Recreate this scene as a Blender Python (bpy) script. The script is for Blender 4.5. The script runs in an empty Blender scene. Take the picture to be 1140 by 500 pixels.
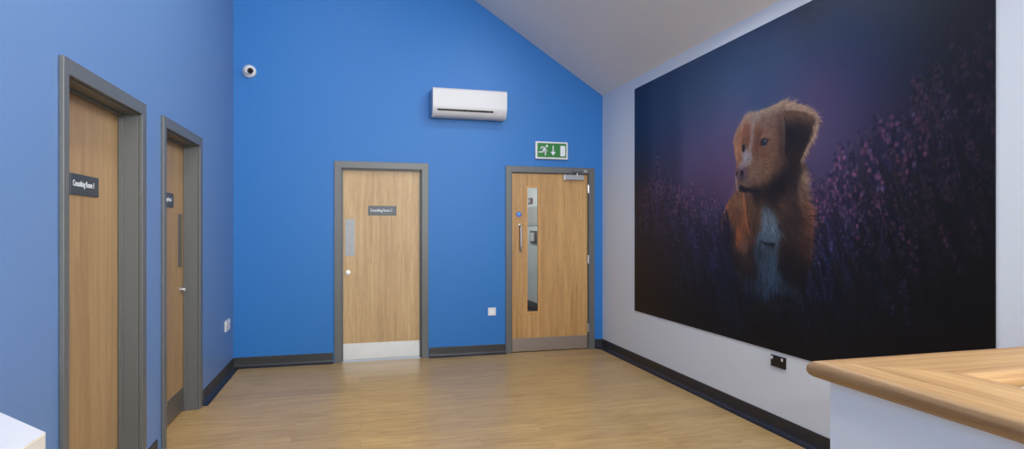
import bpy, bmesh, math, random
import numpy as np
from mathutils import Vector, Matrix
C = bpy.context.scene.collection
W = 4.017            # room width (left wall x=0, right wall x=W); back wall y=0; camera looks towards +y
ZC = 2.994; SL = 0.6367   # eaves height at the right wall, roof slope
YB = -11.0; YE = -5.9; XR = 9.0   # rear wall, end of the mural wall, far side of the reception bay
PI = math.pi

MUR = (0.882, 4.661, 0.557, 2.880)
RIM = ((34, 44), (44, 47))
FR_LOW = 1.189
NSIGN = -1
MZ = (2.733, 1.693, 1.901)
EARX = 3.146
HEADV = 1.721
FG = (2.422, 2.800, 0.871, 1.556)
SPIKES = [(1.398, 2.195, 0.4, 0.0, 0.014), (1.523, 1.94, 0.25, 0.0, 0.015), (1.593, 1.909, 0.25, 0.02, 0.015), (1.189, 1.924, 0.2, 0, 0.014), (2.023, 1.802, 0.2, 0, 0.013), (2.357, 1.72, 0.16, 0, 0.012), (1.792, 1.819, 0.2, 0, 0.014), (3.722, 1.927, 0.3, -0.15, 0.014), (3.84, 1.996, 0.4, -0.5, 0.017), (3.976, 2.046, 0.35, -0.3, 0.017), (4.091, 2.021, 0.35, -0.4, 0.017), (4.205, 2.044, 0.35, -0.3, 0.016), (3.686, 1.866, 0.3, -0.1, 0.014), (3.47, 1.787, 0.2, -0.1, 0.012), (3.806, 1.879, 0.3, -0.2, 0.014), (4.227, 2.215, 0.4, -0.2, 0.015), (4.454, 2.391, 0.5, -0.15, 0.018), (4.572, 2.324, 0.5, -0.2, 0.018), (4.615, 2.387, 0.4, -0.1, 0.016), (4.372, 1.478, 0.3, -0.45, 0.013), (4.044, 1.55, 0.22, -0.6, 0.012), (4.21, 1.457, 0.3, -0.1, 0.013), (4.501, 1.597, 0.3, -0.3, 0.013), (3.589, 1.128, 0.25, -0.5, 0.012), (4.001, 1.142, 0.22, -0.5, 0.012), (4.155, 1.182, 0.3, -0.1, 0.012), (3.926, 1.033, 0.2, -0.1, 0.012), (3.715, 1.628, 0.3, -0.5, 0.014), (3.565, 1.637, 0.3, -0.3, 0.013)]
T1L = (-3.451, -3.207)
S1L = (-3.475, -3.145, 1.572, 1.672)
S2L = (-2.073, -1.771, 1.566, 1.668)
P2L = (-1.640, -1.534, 1.121, 1.524)
K2L = (-1.560, 0.948)
CQ = ((3.757, 4.051, 1.863, 1.974), (3.221, 4.185, 1.475, 1.814), (3.488, 3.855, 1.164, 1.382))
MGAIN = 1.35; MSPEC = .25

# ------------------------------------------------------------------ materials
def srgb(r, g, b):
    def f(c):
        c /= 255.0
        return c/12.92 if c <= .04045 else ((c+.055)/1.055)**2.4
    return (f(r), f(g), f(b), 1)
def mat(name, col, rough=.5, metal=0., spec=.5, bump=0., bscale=200., var=0., vscale=3., emit=None, estr=0., coat=0.):
    m = bpy.data.materials.new(name); m.use_nodes = True
    nt = m.node_tree; n = nt.nodes; l = nt.links; b = n['Principled BSDF']
    b.inputs['Base Color'].default_value = col; b.inputs['Roughness'].default_value = rough
    b.inputs['Metallic'].default_value = metal; b.inputs['Specular IOR Level'].default_value = spec
    b.inputs['Coat Weight'].default_value = coat
    if emit: b.inputs['Emission Color'].default_value = emit; b.inputs['Emission Strength'].default_value = estr
    tc = n.new('ShaderNodeTexCoord')
    if var > 0:
        no = n.new('ShaderNodeTexNoise'); no.inputs['Scale'].default_value = vscale; no.inputs['Detail'].default_value = 4
        l.new(tc.outputs['Object'], no.inputs['Vector'])
        mx = n.new('ShaderNodeMix'); mx.data_type = 'RGBA'
        mx.inputs['A'].default_value = tuple(c*(1-var) for c in col[:3])+(1,)
        mx.inputs['B'].default_value = tuple(min(1, c*(1+var)) for c in col[:3])+(1,)
        l.new(no.outputs['Fac'], mx.inputs['Factor']); l.new(mx.outputs['Result'], b.inputs['Base Color'])
    if bump > 0:
        no = n.new('ShaderNodeTexNoise'); no.inputs['Scale'].default_value = bscale; no.inputs['Detail'].default_value = 3
        l.new(tc.outputs['Object'], no.inputs['Vector'])
        bu = n.new('ShaderNodeBump'); bu.inputs['Strength'].default_value = bump; bu.inputs['Distance'].default_value = .002
        l.new(no.outputs['Fac'], bu.inputs['Height']); l.new(bu.outputs['Normal'], b.inputs['Normal'])
    return m

def wood(name, light, dark, axis='Z', rough=.45, streak=34., stretch=.05, contrast=1., seed=0., bump=.04, pores=.5, broad=5.):
    """veneer / solid oak with the grain along one axis"""
    m = bpy.data.materials.new(name); m.use_nodes = True
    nt = m.node_tree; n = nt.nodes; l = nt.links; b = n['Principled BSDF']
    b.inputs['Roughness'].default_value = rough
    tc = n.new('ShaderNodeTexCoord'); mp = n.new('ShaderNodeMapping')
    sc = [1, 1, 1]; sc['XYZ'.index(axis)] = stretch
    mp.inputs['Scale'].default_value = sc; mp.inputs['Location'].default_value = (seed, seed*.7, seed*1.3)
    l.new(tc.outputs['Object'], mp.inputs['Vector'])
    def noise(s, d, dist=0.):
        q = n.new('ShaderNodeTexNoise'); q.inputs['Scale'].default_value = s; q.inputs['Detail'].default_value = d
        q.inputs['Distortion'].default_value = dist; l.new(mp.outputs[0], q.inputs['Vector']); return q.outputs['Fac']
    a = noise(broad, 3, .6); c = noise(streak, 5, .3); p = noise(streak*6, 2)
    def mth(op, x, y):
        q = n.new('ShaderNodeMath'); q.operation = op
        for i, v in enumerate((x, y)):
            if isinstance(v, (int, float)): q.inputs[i].default_value = v
            else: l.new(v, q.inputs[i])
        return q.outputs[0]
    s = mth('ADD', mth('MULTIPLY', a, .5), mth('MULTIPLY', c, .5))
    r = n.new('ShaderNodeValToRGB'); e = r.color_ramp.elements
    e[0].position = .5-.14/contrast; e[0].color = dark; e[1].position = .5+.14/contrast; e[1].color = light
    l.new(s, r.inputs[0])
    pr = n.new('ShaderNodeValToRGB'); pe = pr.color_ramp.elements
    pe[0].position = .34; pe[0].color = (1-.35*pores,)*3+(1,); pe[1].position = .5; pe[1].color = (1, 1, 1, 1)
    l.new(p, pr.inputs[0])
    mx = n.new('ShaderNodeMix'); mx.data_type = 'RGBA'; mx.blend_type = 'MULTIPLY'; mx.inputs['Factor'].default_value = 1
    l.new(r.outputs[0], mx.inputs['A']); l.new(pr.outputs[0], mx.inputs['B']); l.new(mx.outputs['Result'], b.inputs['Base Color'])
    bu = n.new('ShaderNodeBump'); bu.inputs['Strength'].default_value = bump; bu.inputs['Distance'].default_value = .001
    l.new(p, bu.inputs['Height']); l.new(bu.outputs['Normal'], b.inputs['Normal'])
    return m

def floor_material():
    m = bpy.data.materials.new('oak_plank_vinyl'); m.use_nodes = True
    nt = m.node_tree; n = nt.nodes; l = nt.links; b = n['Principled BSDF']
    tc = n.new('ShaderNodeTexCoord')
    br = n.new('ShaderNodeTexBrick'); br.inputs['Scale'].default_value = 1
    br.inputs['Brick Width'].default_value = 1.22; br.inputs['Row Height'].default_value = .18
    br.inputs['Mortar Size'].default_value = .0012; br.inputs['Mortar Smooth'].default_value = .2; br.inputs['Bias'].default_value = 0
    br.offset = .37; br.offset_frequency = 2
    br.inputs['Color1'].default_value = (0, 0, 0, 1); br.inputs['Color2'].default_value = (1, 1, 1, 1); br.inputs['Mortar'].default_value = (.5, .5, .5, 1)
    l.new(tc.outputs['Object'], br.inputs['Vector'])
    # offset grain per plank
    off = n.new('ShaderNodeVectorMath'); off.operation = 'SCALE'; off.inputs[0].default_value = (0, 0, 0)
    l.new(br.outputs['Color'], off.inputs[0]); off.inputs['Scale'].default_value = 9.
    ad = n.new('ShaderNodeVectorMath'); ad.operation = 'ADD'; l.new(tc.outputs['Object'], ad.inputs[0]); l.new(off.outputs[0], ad.inputs[1])
    mp = n.new('ShaderNodeMapping'); mp.inputs['Scale'].default_value = (.12, 1, 1); l.new(ad.outputs[0], mp.inputs['Vector'])
    g = n.new('ShaderNodeTexNoise'); g.inputs['Scale'].default_value = 24; g.inputs['Detail'].default_value = 6; g.inputs['Distortion'].default_value = 1.2
    l.new(mp.outputs[0], g.inputs['Vector'])
    r = n.new('ShaderNodeValToRGB'); e = r.color_ramp.elements
    e[0].position = .3; e[0].color = FLOOR_D; e[1].position = .68; e[1].color = FLOOR_L
    l.new(g.outputs['Fac'], r.inputs[0])
    pl = n.new('ShaderNodeMix'); pl.data_type = 'RGBA'; pl.blend_type = 'MULTIPLY'; pl.inputs['Factor'].default_value = 1
    tr = n.new('ShaderNodeMapRange'); tr.inputs['To Min'].default_value = .9; tr.inputs['To Max'].default_value = 1.05
    l.new(br.outputs['Color'], tr.inputs['Value']); l.new(r.outputs[0], pl.inputs['A'])
    cb = n.new('ShaderNodeCombineColor')
    for k in range(3): l.new(tr.outputs[0], cb.inputs[k])
    l.new(cb.outputs[0], pl.inputs['B'])
    mo = n.new('ShaderNodeMix'); mo.data_type = 'RGBA'
    f = n.new('ShaderNodeMath'); f.operation = 'MULTIPLY'; f.inputs[1].default_value = .22; l.new(br.outputs['Fac'], f.inputs[0])
    l.new(f.outputs[0], mo.inputs['Factor']); l.new(pl.outputs['Result'], mo.inputs['A']); mo.inputs['B'].default_value = (.1, .07, .04, 1)
    l.new(mo.outputs['Result'], b.inputs['Base Color'])
    b.inputs['Roughness'].default_value = .34; b.inputs['Specular IOR Level'].default_value = .5
    bu = n.new('ShaderNodeBump'); bu.inputs['Strength'].default_value = .12; bu.inputs['Distance'].default_value = .002
    l.new(g.outputs['Fac'], bu.inputs['Height']); l.new(bu.outputs['Normal'], b.inputs['Normal'])
    return m

FLOOR_L = srgb(190, 158, 108); FLOOR_D = srgb(160, 128, 82)
M = {}
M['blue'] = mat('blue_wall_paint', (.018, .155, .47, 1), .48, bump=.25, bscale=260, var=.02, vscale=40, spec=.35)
M['blue_left'] = mat('paler_blue_wall_paint', (.115, .215, .455, 1), .42, bump=.25, bscale=260, var=.02, vscale=40, spec=.55)  # same blue, with the left wall's grazing sheen put into the base colour
M['white'] = mat('pale_grey_wall_paint', srgb(222, 226, 230), .6, bump=.2, bscale=260, var=.015, vscale=40)
M['ceil'] = mat('matt_ceiling_paint', srgb(234, 231, 226), .75, bump=.15, bscale=200, var=.015, vscale=30)
M['frame'] = mat('grey_satin_frame_paint', srgb(90, 92, 93), .4, bump=.08, bscale=90)
M['wood3'] = wood('oak_veneer_door', srgb(196, 165, 120), srgb(170, 136, 93), seed=3)
M['wood4'] = wood('warm_oak_veneer_door', srgb(194, 152, 96), srgb(160, 117, 66), seed=11)
M['wood1'] = wood('brown_oak_veneer_door', srgb(170, 140, 102), srgb(146, 115, 80), seed=23)
M['beadwood'] = wood('oak_glazing_bead', srgb(216, 164, 92), srgb(186, 130, 64), seed=2)
M['counter_x'] = wood('solid_oak_grain_across', srgb(178, 142, 96), srgb(142, 105, 64), axis='X', rough=.5, streak=80, stretch=.025, seed=5, broad=14, bump=.12, contrast=1.3)
M['counter_y'] = wood('solid_oak_grain_along', srgb(178, 142, 96), srgb(142, 105, 64), axis='Y', rough=.5, streak=80, stretch=.025, seed=7, broad=14, bump=.12, contrast=1.3)
M['steel'] = mat('brushed_steel', srgb(190, 190, 192), .34, metal=1, bump=.1, bscale=120, var=.08, vscale=20)
M['satin'] = mat('satin_aluminium_plate', srgb(150, 152, 156), .5, metal=.35, var=.14, vscale=18)
M['kick3'] = mat('pale_kick_plate', srgb(196, 197, 198), .42, metal=.5, var=.06, vscale=14)
M['darkplate'] = mat('dark_steel_plate', srgb(112, 108, 106), .4, metal=.6, var=.05, vscale=10)
M['kick4'] = mat('brown_grey_kick_plate', srgb(140, 128, 120), .4, metal=.45, var=.03, vscale=10)
M['skirt'] = mat('black_vinyl_skirting', srgb(40, 40, 44), .42, bump=.05)
M['cove'] = mat('navy_cove_strip', srgb(33, 35, 44), .4)
M['plastic'] = mat('white_plastic', srgb(216, 214, 218), .4)
M['ac'] = mat('air_conditioner_plastic', srgb(194, 194, 198), .4)
M['slot'] = mat('dark_brown_slot', srgb(60, 46, 36), .6)
M['sign'] = mat('slate_sign_plastic', srgb(52, 60, 68), .38)
M['ink'] = mat('white_sign_lettering', srgb(214, 218, 226), .5)
M['green'] = mat('exit_green_face', srgb(0, 108, 32), .4)
M['black'] = mat('black_plastic', srgb(14, 14, 16), .3)
M['lens'] = mat('black_lens_glass', srgb(6, 6, 8), .08)
M['rocker'] = mat('pinkish_white_rocker', srgb(235, 224, 230), .4)
M['laminate'] = mat('pale_grey_laminate', srgb(226, 232, 233), .5)
M['desk'] = mat('white_laminate_top', srgb(204, 204, 210), .5)
M['deskside'] = mat('warm_white_laminate', srgb(206, 200, 194), .5)
M['edging'] = mat('ivory_edging', srgb(236, 230, 216), .5)
M['disc'] = mat('mandatory_blue', srgb(10, 90, 190), .4)
M['discink'] = mat('light_blue_print', srgb(110, 190, 235), .4)
M['paper'] = mat('grey_notice_paper', srgb(188, 190, 188), .6, var=.05, vscale=30)
M['pinkish'] = mat('muted_maroon_print', srgb(110, 84, 92), .6)
M['darkfloor'] = mat('dark_corridor_floor', srgb(52, 52, 56), .5)
M['lampface'] = mat('lit_diffuser', (1, 1, 1, 1), .5, emit=(1, .97, .92, 1), estr=4)
M['glass'] = None
def glass():
    m = bpy.data.materials.new('door_vision_glass'); m.use_nodes = True
    nt = m.node_tree; n = nt.nodes; l = nt.links
    n.remove(n['Principled BSDF']); out = n['Material Output']
    t = n.new('ShaderNodeBsdfTransparent'); t.inputs[0].default_value = (.93, .95, .94, 1)
    g = n.new('ShaderNodeBsdfGlossy'); g.inputs['Roughness'].default_value = .03
    fr = n.new('ShaderNodeFresnel'); fr.inputs[0].default_value = 1.5
    mx = n.new('ShaderNodeMixShader'); l.new(fr.outputs[0], mx.inputs[0]); l.new(t.outputs[0], mx.inputs[1]); l.new(g.outputs[0], mx.inputs[2])
    l.new(mx.outputs[0], out.inputs[0]); return m
M['glass'] = glass()

# ------------------------------------------------------------------ helpers
def obj(name, bm, m, parent=None, smooth=False):
    me = bpy.data.meshes.new(name); bmesh.ops.recalc_face_normals(bm, faces=bm.faces[:]); bm.to_mesh(me); bm.free()
    o = bpy.data.objects.new(name, me); C.objects.link(o)
    for mm in (m if isinstance(m, list) else [m]): me.materials.append(mm)
    if smooth:
        for p in me.polygons: p.use_smooth = True
    if parent:
        o.parent = parent; o.matrix_parent_inverse = Matrix.Translation(-parent.location)
    return o
def empty(name, loc):
    o = bpy.data.objects.new(name, None); o.location = loc; o.empty_display_size = .1; C.objects.link(o); return o
def tag(o, label, cat, group=None, kind=None):
    o['label'] = label; o['category'] = cat
    if group: o['group'] = group
    if kind: o['kind'] = kind
    return o
def box(bm, x0, x1, y0, y1, z0, z1, bev=0., seg=2):
    x0, x1 = min(x0, x1), max(x0, x1); y0, y1 = min(y0, y1), max(y0, y1); z0, z1 = min(z0, z1), max(z0, z1)
    t = bmesh.new()
    bmesh.ops.create_cube(t, size=1, matrix=Matrix.Translation(((x0+x1)/2, (y0+y1)/2, (z0+z1)/2)) @ Matrix.Diagonal((x1-x0, y1-y0, z1-z0, 1)))
    if bev > 0: bmesh.ops.bevel(t, geom=t.edges[:], offset=bev, segments=seg, affect='EDGES', profile=.5)
    merge(bm, t); return bm
def merge(bm, t):
    me = bpy.data.meshes.new('tmp'); t.to_mesh(me); t.free(); bm.from_mesh(me); bpy.data.meshes.remove(me)
def BX(*a, **k): return box(bmesh.new(), *a, **k)
def prism(bm, pts, plane, a, b, bev=0.):
    """polygon pts extruded from a to b along the axis normal to plane ('xz' -> y, 'yz' -> x, 'xy' -> z)"""
    def P(p, h):
        return {'xz': (p[0], h, p[1]), 'yz': (h, p[0], p[1]), 'xy': (p[0], p[1], h)}[plane]
    t = bmesh.new()
    A = [t.verts.new(P(p, a)) for p in pts]; B = [t.verts.new(P(p, b)) for p in pts]
    t.faces.new(A); t.faces.new(B[::-1]); k = len(pts)
    for i in range(k): t.faces.new((A[i], A[(i+1) % k], B[(i+1) % k], B[i]))
    bmesh.ops.recalc_face_normals(t, faces=t.faces[:])
    if bev > 0: bmesh.ops.bevel(t, geom=t.edges[:], offset=bev, segments=2, affect='EDGES', profile=.5)
    merge(bm, t); return bm
def rot_to(axis):
    return Vector((0, 0, 1)).rotation_difference(Vector(axis)).to_matrix().to_4x4()
def cyl(bm, c, axis, r, h, seg=32, r2=None, bev=0.):
    t = bmesh.new()
    bmesh.ops.create_cone(t, cap_ends=True, segments=seg, radius1=r, radius2=r if r2 is None else r2, depth=h,
                          matrix=Matrix.Translation(Vector(c)+Vector(axis).normalized()*h/2) @ rot_to(axis))
    if bev > 0: bmesh.ops.bevel(t, geom=[e for e in t.edges if any(len(f.verts) > 4 for f in e.link_faces)], offset=bev, segments=3, affect='EDGES', profile=.5)
    merge(bm, t); return bm
def sphere(bm, c, r, su=32, sv=20):
    t = bmesh.new(); bmesh.ops.create_uvsphere(t, u_segments=su, v_segments=sv, radius=r, matrix=Matrix.Translation(Vector(c))); merge(bm, t); return bm
def tube(bm, pts, r, seg=12):
    pts = [Vector(p) for p in pts]
    t = bmesh.new(); rings = []
    for i, p in enumerate(pts):
        d = (pts[min(i+1, len(pts)-1)]-pts[max(i-1, 0)]).normalized()
        q = rot_to(d).to_3x3()
        rings.append([t.verts.new(p+q @ Vector((math.cos(2*PI*k/seg)*r, math.sin(2*PI*k/seg)*r, 0))) for k in range(seg)])
    for a, b in zip(rings, rings[1:]):
        for k in range(seg): t.faces.new((a[k], a[(k+1) % seg], b[(k+1) % seg], b[k]))
    t.faces.new(rings[0][::-1]); t.faces.new(rings[-1]); merge(bm, t); return bm
def wallgrid(bm, us, vs, holes, f0, f1, plane):
    """slab with rectangular holes; us/vs overall range; holes [(u0,u1,v0,v1)]; f0,f1 the two faces"""
    U = sorted(set([us[0], us[1]]+[h[i] for h in holes for i in (0, 1)])); V = sorted(set([vs[0], vs[1]]+[h[i] for h in holes for i in (2, 3)]))
    def P(u, v, f): return {'xz': (u, f, v), 'yz': (f, u, v)}[plane]
    solid = {}
    for i in range(len(U)-1):
        for j in range(len(V)-1):
            cu, cv = (U[i]+U[i+1])/2, (V[j]+V[j+1])/2
            solid[i, j] = not any(h[0] < cu < h[1] and h[2] < cv < h[3] for h in holes)
    t = bmesh.new(); vd = {}
    def v(i, j, f):
        if (i, j, f) not in vd: vd[i, j, f] = t.verts.new(P(U[i], V[j], f))
        return vd[i, j, f]
    for (i, j), s in solid.items():
        if not s: continue
        for f in (f0, f1): t.faces.new((v(i, j, f), v(i+1, j, f), v(i+1, j+1, f), v(i, j+1, f)))
        for di, dj, a, b in ((-1, 0, (i, j), (i, j+1)), (1, 0, (i+1, j), (i+1, j+1)), (0, -1, (i, j), (i+1, j)), (0, 1, (i, j+1), (i+1, j+1))):
            if not solid.get((i+di, j+dj), False):
                t.faces.new((v(*a, f0), v(*b, f0), v(*b, f1), v(*a, f1)))
    merge(bm, t); return bm
FONT = None
def text_mesh(body, height, width, parent, name, m, origin, right, up, depth=.0012):
    """flat lettering: cap height `height`, total width `width`, laid out from origin along right/up"""
    cu = bpy.data.curves.new('t', 'FONT'); cu.body = body; cu.extrude = .02; cu.offset = .012
    to = bpy.data.objects.new('t', cu); C.objects.link(to)
    dg = bpy.context.evaluated_depsgraph_get(); me = bpy.data.meshes.new_from_object(to.evaluated_get(dg))
    bpy.data.objects.remove(to); bpy.data.curves.remove(cu)
    xs = [v.co.x for v in me.vertices]; x0, x1 = min(xs), max(xs); cap = .69
    r = Vector(right); u = Vector(up); nrm = r.cross(u)
    for v in me.vertices:
        p = Vector(origin)+r*((v.co.x-x0)/(x1-x0)*width)+u*(v.co.y/cap*height)+nrm*(v.co.z/.02*depth)
        v.co = p
    bm = bmesh.new(); bm.from_mesh(me); bpy.data.meshes.remove(me)
    return obj(name, bm, m, parent)
def struct(name, bm, m):
    o = obj(name, bm, m); o['kind'] = 'structure'; return o
def ceil_z(x): return ZC+SL*(W-x)

# ------------------------------------------------------------------ the room
D3 = (1.032, 1.903); D4 = (2.902, 3.871)      # structural openings, back wall
DZ = 2.075
D1 = (-3.801, -2.829); D2 = (-2.399, -1.456)  # left wall, along y
FH = 2.13
bm = BX(-.15, XR, YB, .0, -.12, 0)
struct('floor', bm, floor_material())
bm = bmesh.new()
wallgrid(bm, (-.15, W+.15), (0, ZC), [(D3[0], D3[1], 0, DZ), (D4[0], D4[1], 0, DZ)], 0, .15, 'xz')
prism(bm, [(-.15, ZC), (W, ZC), (-.15, ceil_z(-.15))], 'xz', 0, .15)
struct('wall_back', bm, M['blue'])
bm = bmesh.new()
wallgrid(bm, (YB, 0), (0, ceil_z(0)), [(D1[0], D1[1], 0, DZ), (D2[0], D2[1], 0, DZ)], -.15, 0, 'yz')
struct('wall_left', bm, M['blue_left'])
struct('wall_right', BX(W, W+.15, YE, 0, 0, ZC), M['white'])
bm = prism(bmesh.new(), [(W+.15, ZC), (W+.15, ZC+.15), (-.15, ceil_z(-.15)+.2), (-.15, ceil_z(-.15)), (W, ZC)], 'xz', YE, .15)
struct('ceiling', bm, M['ceil'])
# reception bay behind the camera: a taller flat-ceilinged space with unseen windows added for soft fill light
ZT = ceil_z(0)
struct('ceiling_reception', BX(-.15, XR+.15, YB-.15, YE, ZT, ZT+.12), M['ceil'])
WZ = (.9, 2.6)
wins = [(.6, 2.6, *WZ), (3.4, 5.4, *WZ), (6.2, 8.2, *WZ)]
struct('wall_rear', wallgrid(bmesh.new(), (-.15, XR+.15), (0, ZT), wins, YB-.15, YB, 'xz'), M['white'])
struct('wall_reception', wallgrid(bmesh.new(), (YB, YE), (0, ZT), [], XR, XR+.15, 'yz'), M['white'])
bm = BX(W+.15, XR+.15, YE, YE+.15, 0, ZT)
prism(bm, [(W+.15, ZC+.15), (W+.15, ZT), (-.15, ZT+.001)], 'xz', YE, YE+.1)
struct('wall_side', bm, M['white'])
for k, (a, b, c, d) in enumerate(wins):
    bm = bmesh.new()
    for q in ((a, a+.06, c, d), (b-.06, b, c, d), (a+.06, b-.06, c, c+.06), (a+.06, b-.06, d-.06, d), ((a+b)/2-.025, (a+b)/2+.025, c+.06, d-.06)):
        box(bm, q[0], q[1], YB-.11, YB-.04, q[2], q[3], .004)
    wf = struct('window_%d' % (k+1), bm, M['frame'])
    obj('pane', BX(a+.05, b-.05, YB-.08, YB-.074, c+.05, d-.05), M['glass'], wf)

# skirting: black upstand with a navy cove strip on the floor
def skirt(name, p0, p1, nrm):
    """from p0 to p1 (xy), nrm pointing into the room"""
    p0 = Vector(p0+(0,)); p1 = Vector(p1+(0,)); nv = Vector(nrm+(0,))
    def sweep(prof):
        t = bmesh.new(); A = [t.verts.new(p0+nv*a+Vector((0, 0, z))) for a, z in prof]; B = [t.verts.new(p1+nv*a+Vector((0, 0, z))) for a, z in prof]
        t.faces.new(A); t.faces.new(B[::-1])
        for i in range(len(prof)): t.faces.new((A[i], A[(i+1) % len(prof)], B[(i+1) % len(prof)], B[i]))
        return t
    o = struct(name, sweep([(0, 0), (.006, 0), (.006, .104), (.003, .108), (0, .108)]), M['skirt'])
    cv = [(.006, 0)]+[(.006+.030*(1-math.cos(t)), .034-.030*math.sin(t)) for t in [i*PI/2/6 for i in range(7)]]+[(.052, .003), (.054, 0)]
    obj('cove_strip', sweep(cv), M['cove'], o)
skirt('baseboard_back', (.0, 0), (.965, 0), (0, -1))
skirt('baseboard_centre', (1.968, 0), (2.835, 0), (0, -1))
skirt('baseboard_corner', (3.918, 0), (W, 0), (0, -1))
skirt('baseboard_right', (W, 0), (W, YE), (-1, 0))
skirt('baseboard_left', (0, 0), (0, -1.388), (1, 0))
skirt('baseboard_middle', (0, -2.516), (0, -2.768), (1, 0))
skirt('baseboard_front', (0, -3.897), (0, -4.49), (1, 0))

# ------------------------------------------------------------------ doors
# local door frame: w = along the wall, n = out of the wall into the room (depth), z
class Face:
    def __init__(s, kind): s.k = kind
    def box(s, bm, w0, w1, n0, n1, z0, z1, bev=0., seg=2):
        if s.k == 'back': return box(bm, w0, w1, -n0, -n1, z0, z1, bev, seg)
        return box(bm, n0, n1, w0, w1, z0, z1, bev, seg)
    def pt(s, w, n, z): return (w, -n, z) if s.k == 'back' else (n, w, z)
    def axis(s): return (0, -1, 0) if s.k == 'back' else (1, 0, 0)
    def right(s): return (1, 0, 0) if s.k == 'back' else (0, 1, 0)
def nb(): return bmesh.new()
def hinge(F, root, w, z, n):
    bm = nb(); tube(bm, [F.pt(w, n, z-.05), F.pt(w, n, z+.05)], .007); F.box(bm, w-.014, w+.014, n-.012, n-.002, z-.05, z+.05)
    h = obj('hinge', bm, M['steel'], root)
def door(n_, kind, a, b, rec, wood_, w_arch, rev_stop=True, kick=None, kickmat=None, gap=.004, near=None):
    """a,b outer architrave extents along the wall"""
    F = Face(kind)
    root = empty('door_%d' % n_, F.pt((a+b)/2, 0, 0)); root['kind'] = 'structure'
    bm = nb(); t = .020; ia, ib = a+(near or w_arch), b-w_arch; iz = FH-w_arch
    F.box(bm, a, ia, 0.0005, t, 0, FH, .003); F.box(bm, ib, b, .0005, t, 0, FH, .003); F.box(bm, ia-.004, ib+.004, .0005, t-.0004, iz, FH, .003)
    obj('architrave', bm, M['frame'], root)
    # lining (reveal), slightly inset from the architrave edge, with a stop bead
    bm = nb(); q = .006
    F.box(bm, ia-q-.012, ia+.0+q, -.148, .0, 0, iz+q, .001); F.box(bm, ib-q, ib+q+.012, -.148, .0, 0, iz+q, .001); F.box(bm, ia-q-.012, ib+q+.012, -.148, .0, iz-q, iz+q+.012, .001)
    la, lb, lz = ia+q+gap, ib-q-gap, iz-q-gap
    if rec > .03:
        s = .012; sd = -rec+.003
        F.box(bm, ia+q, ia+q+s, sd, sd+.022, 0, iz-q, .001); F.box(bm, ib-q-s, ib-q, sd, sd+.022, 0, iz-q, .001); F.box(bm, ia+q, ib-q, sd, sd+.022, iz-q-s, iz-q, .001)
    else:
        s = .012; sd = -rec-.046
        F.box(bm, ia+q, ia+q+s, sd-.02, sd, 0, iz-q, .001); F.box(bm, ib-q-s, ib-q, sd-.02, sd, 0, iz-q, .001); F.box(bm, ia+q, ib-q, sd-.02, sd, iz-q-s, iz-q, .001)
    obj('door_lining', bm, M['frame'], root)
    return F, root, la, lb, lz
def plate_sign(F, root, w0, w1, z0, z1, n, text, tw0, tw1, tz, cap):
    bm = nb(); F.box(bm, w0, w1, n, n+.006, z0, z1, .0015)
    s = obj('name_plate', bm, M['sign'], root)
    s['label'] = 'slate grey name plate reading %s' % text
    r = F.right(); 
    text_mesh(text, cap, tw1-tw0, s, 'lettering', M['ink'], F.pt(tw0, n+.0064, tz), r, (0, 0, 1), .0006)
    bm = nb(); F.box(bm, w0+.004, w1-.004, n+.006, n+.0072, z0+.006, z0+.009)
    obj('edge_strip', bm, M['sign'], s)
def kickplate(F, root, w0, w1, n, z1, m):
    bm = nb(); F.box(bm, w0, w1, n, n+.0025, .012, z1, .001)
    k = obj('kick_plate', bm, m, root)
    bm = nb()
    for w in (w0+.03, (w0+w1)/2, w1-.03):
        for z in (.03, z1-.018): cyl(bm, F.pt(w, n+.0022, z), F.axis(), .004, .0012, 10)
    obj('screws', bm, M['steel'], k)
def lock(F, root, w, z, n):
    bm = nb(); cyl(bm, F.pt(w, n, z), F.axis(), .026, .006, 28, bev=.001)
    k = obj('lock_rose', bm, M['steel'], root, True)
    bm = nb(); cyl(bm, F.pt(w, n+.006, z), F.axis(), .016, .020, 24, bev=.002); F.box(bm, w-.004, w+.004, n+.024, n+.034, z-.013, z+.013, .002)
    obj('thumb_turn', bm, M['steel'], k)

# door 3 : consulting room 3, back wall
F, d3, la, lb, lz = door(3, 'back', .9753, 1.9608, .055, M['wood3'], .072)
bm = nb(); F.box(bm, la, lb, -.055-.044, -.055, .008, lz, .0015); obj('door_leaf', bm, M['wood3'], d3)
n = -.055
kickplate(F, d3, la+.003, lb-.003, n, .185, M['kick3'])
plate_sign(F, d3, 1.322, 1.622, 1.560, 1.662, n, 'Consulting Room 3', 1.345, 1.573, 1.600, .030)
bm = nb(); F.box(bm, 1.085, 1.182, n, n+.002, 1.122, 1.515, .0008); obj('push_plate', bm, M['satin'], d3)
lock(F, d3, 1.112, .944, n)

# door 4 : fire exit door with vision panel, back wall
F, d4, la, lb, lz = door(4, 'back', 2.8311, 3.910, .012, M['wood4'], .070, gap=.005)
n = -.012
g = (3.083, 3.232, .455, 1.893)
t = wallgrid(nb(), (la, lb), (.008, lz), [g], -n, -n+.044, 'xz')
obj('door_leaf', t, M['wood4'], d4)
bm = nb(); b_ = .016
for q in ((g[0]-.004, g[0]+b_*.6, g[2], g[3]), (g[1]-b_*.6, g[1]+.004, g[2], g[3]), (g[0]-.012, g[1]+.012, g[2]-.012, g[2]+.006), (g[0]-.012, g[1]+.012, g[3]-.006, g[3]+.010)):
    F.box(bm, q[0], q[1], n-.03, n+.008, q[2], q[3], .002)
bd = obj('glazing_bead', bm, M['beadwood'], d4)
bm = nb(); F.box(bm, g[0]+.002, g[1]-.002, n-.026, n-.020, g[2]+.002, g[3]-.002); obj('glass_pane', bm, M['glass'], d4)
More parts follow.
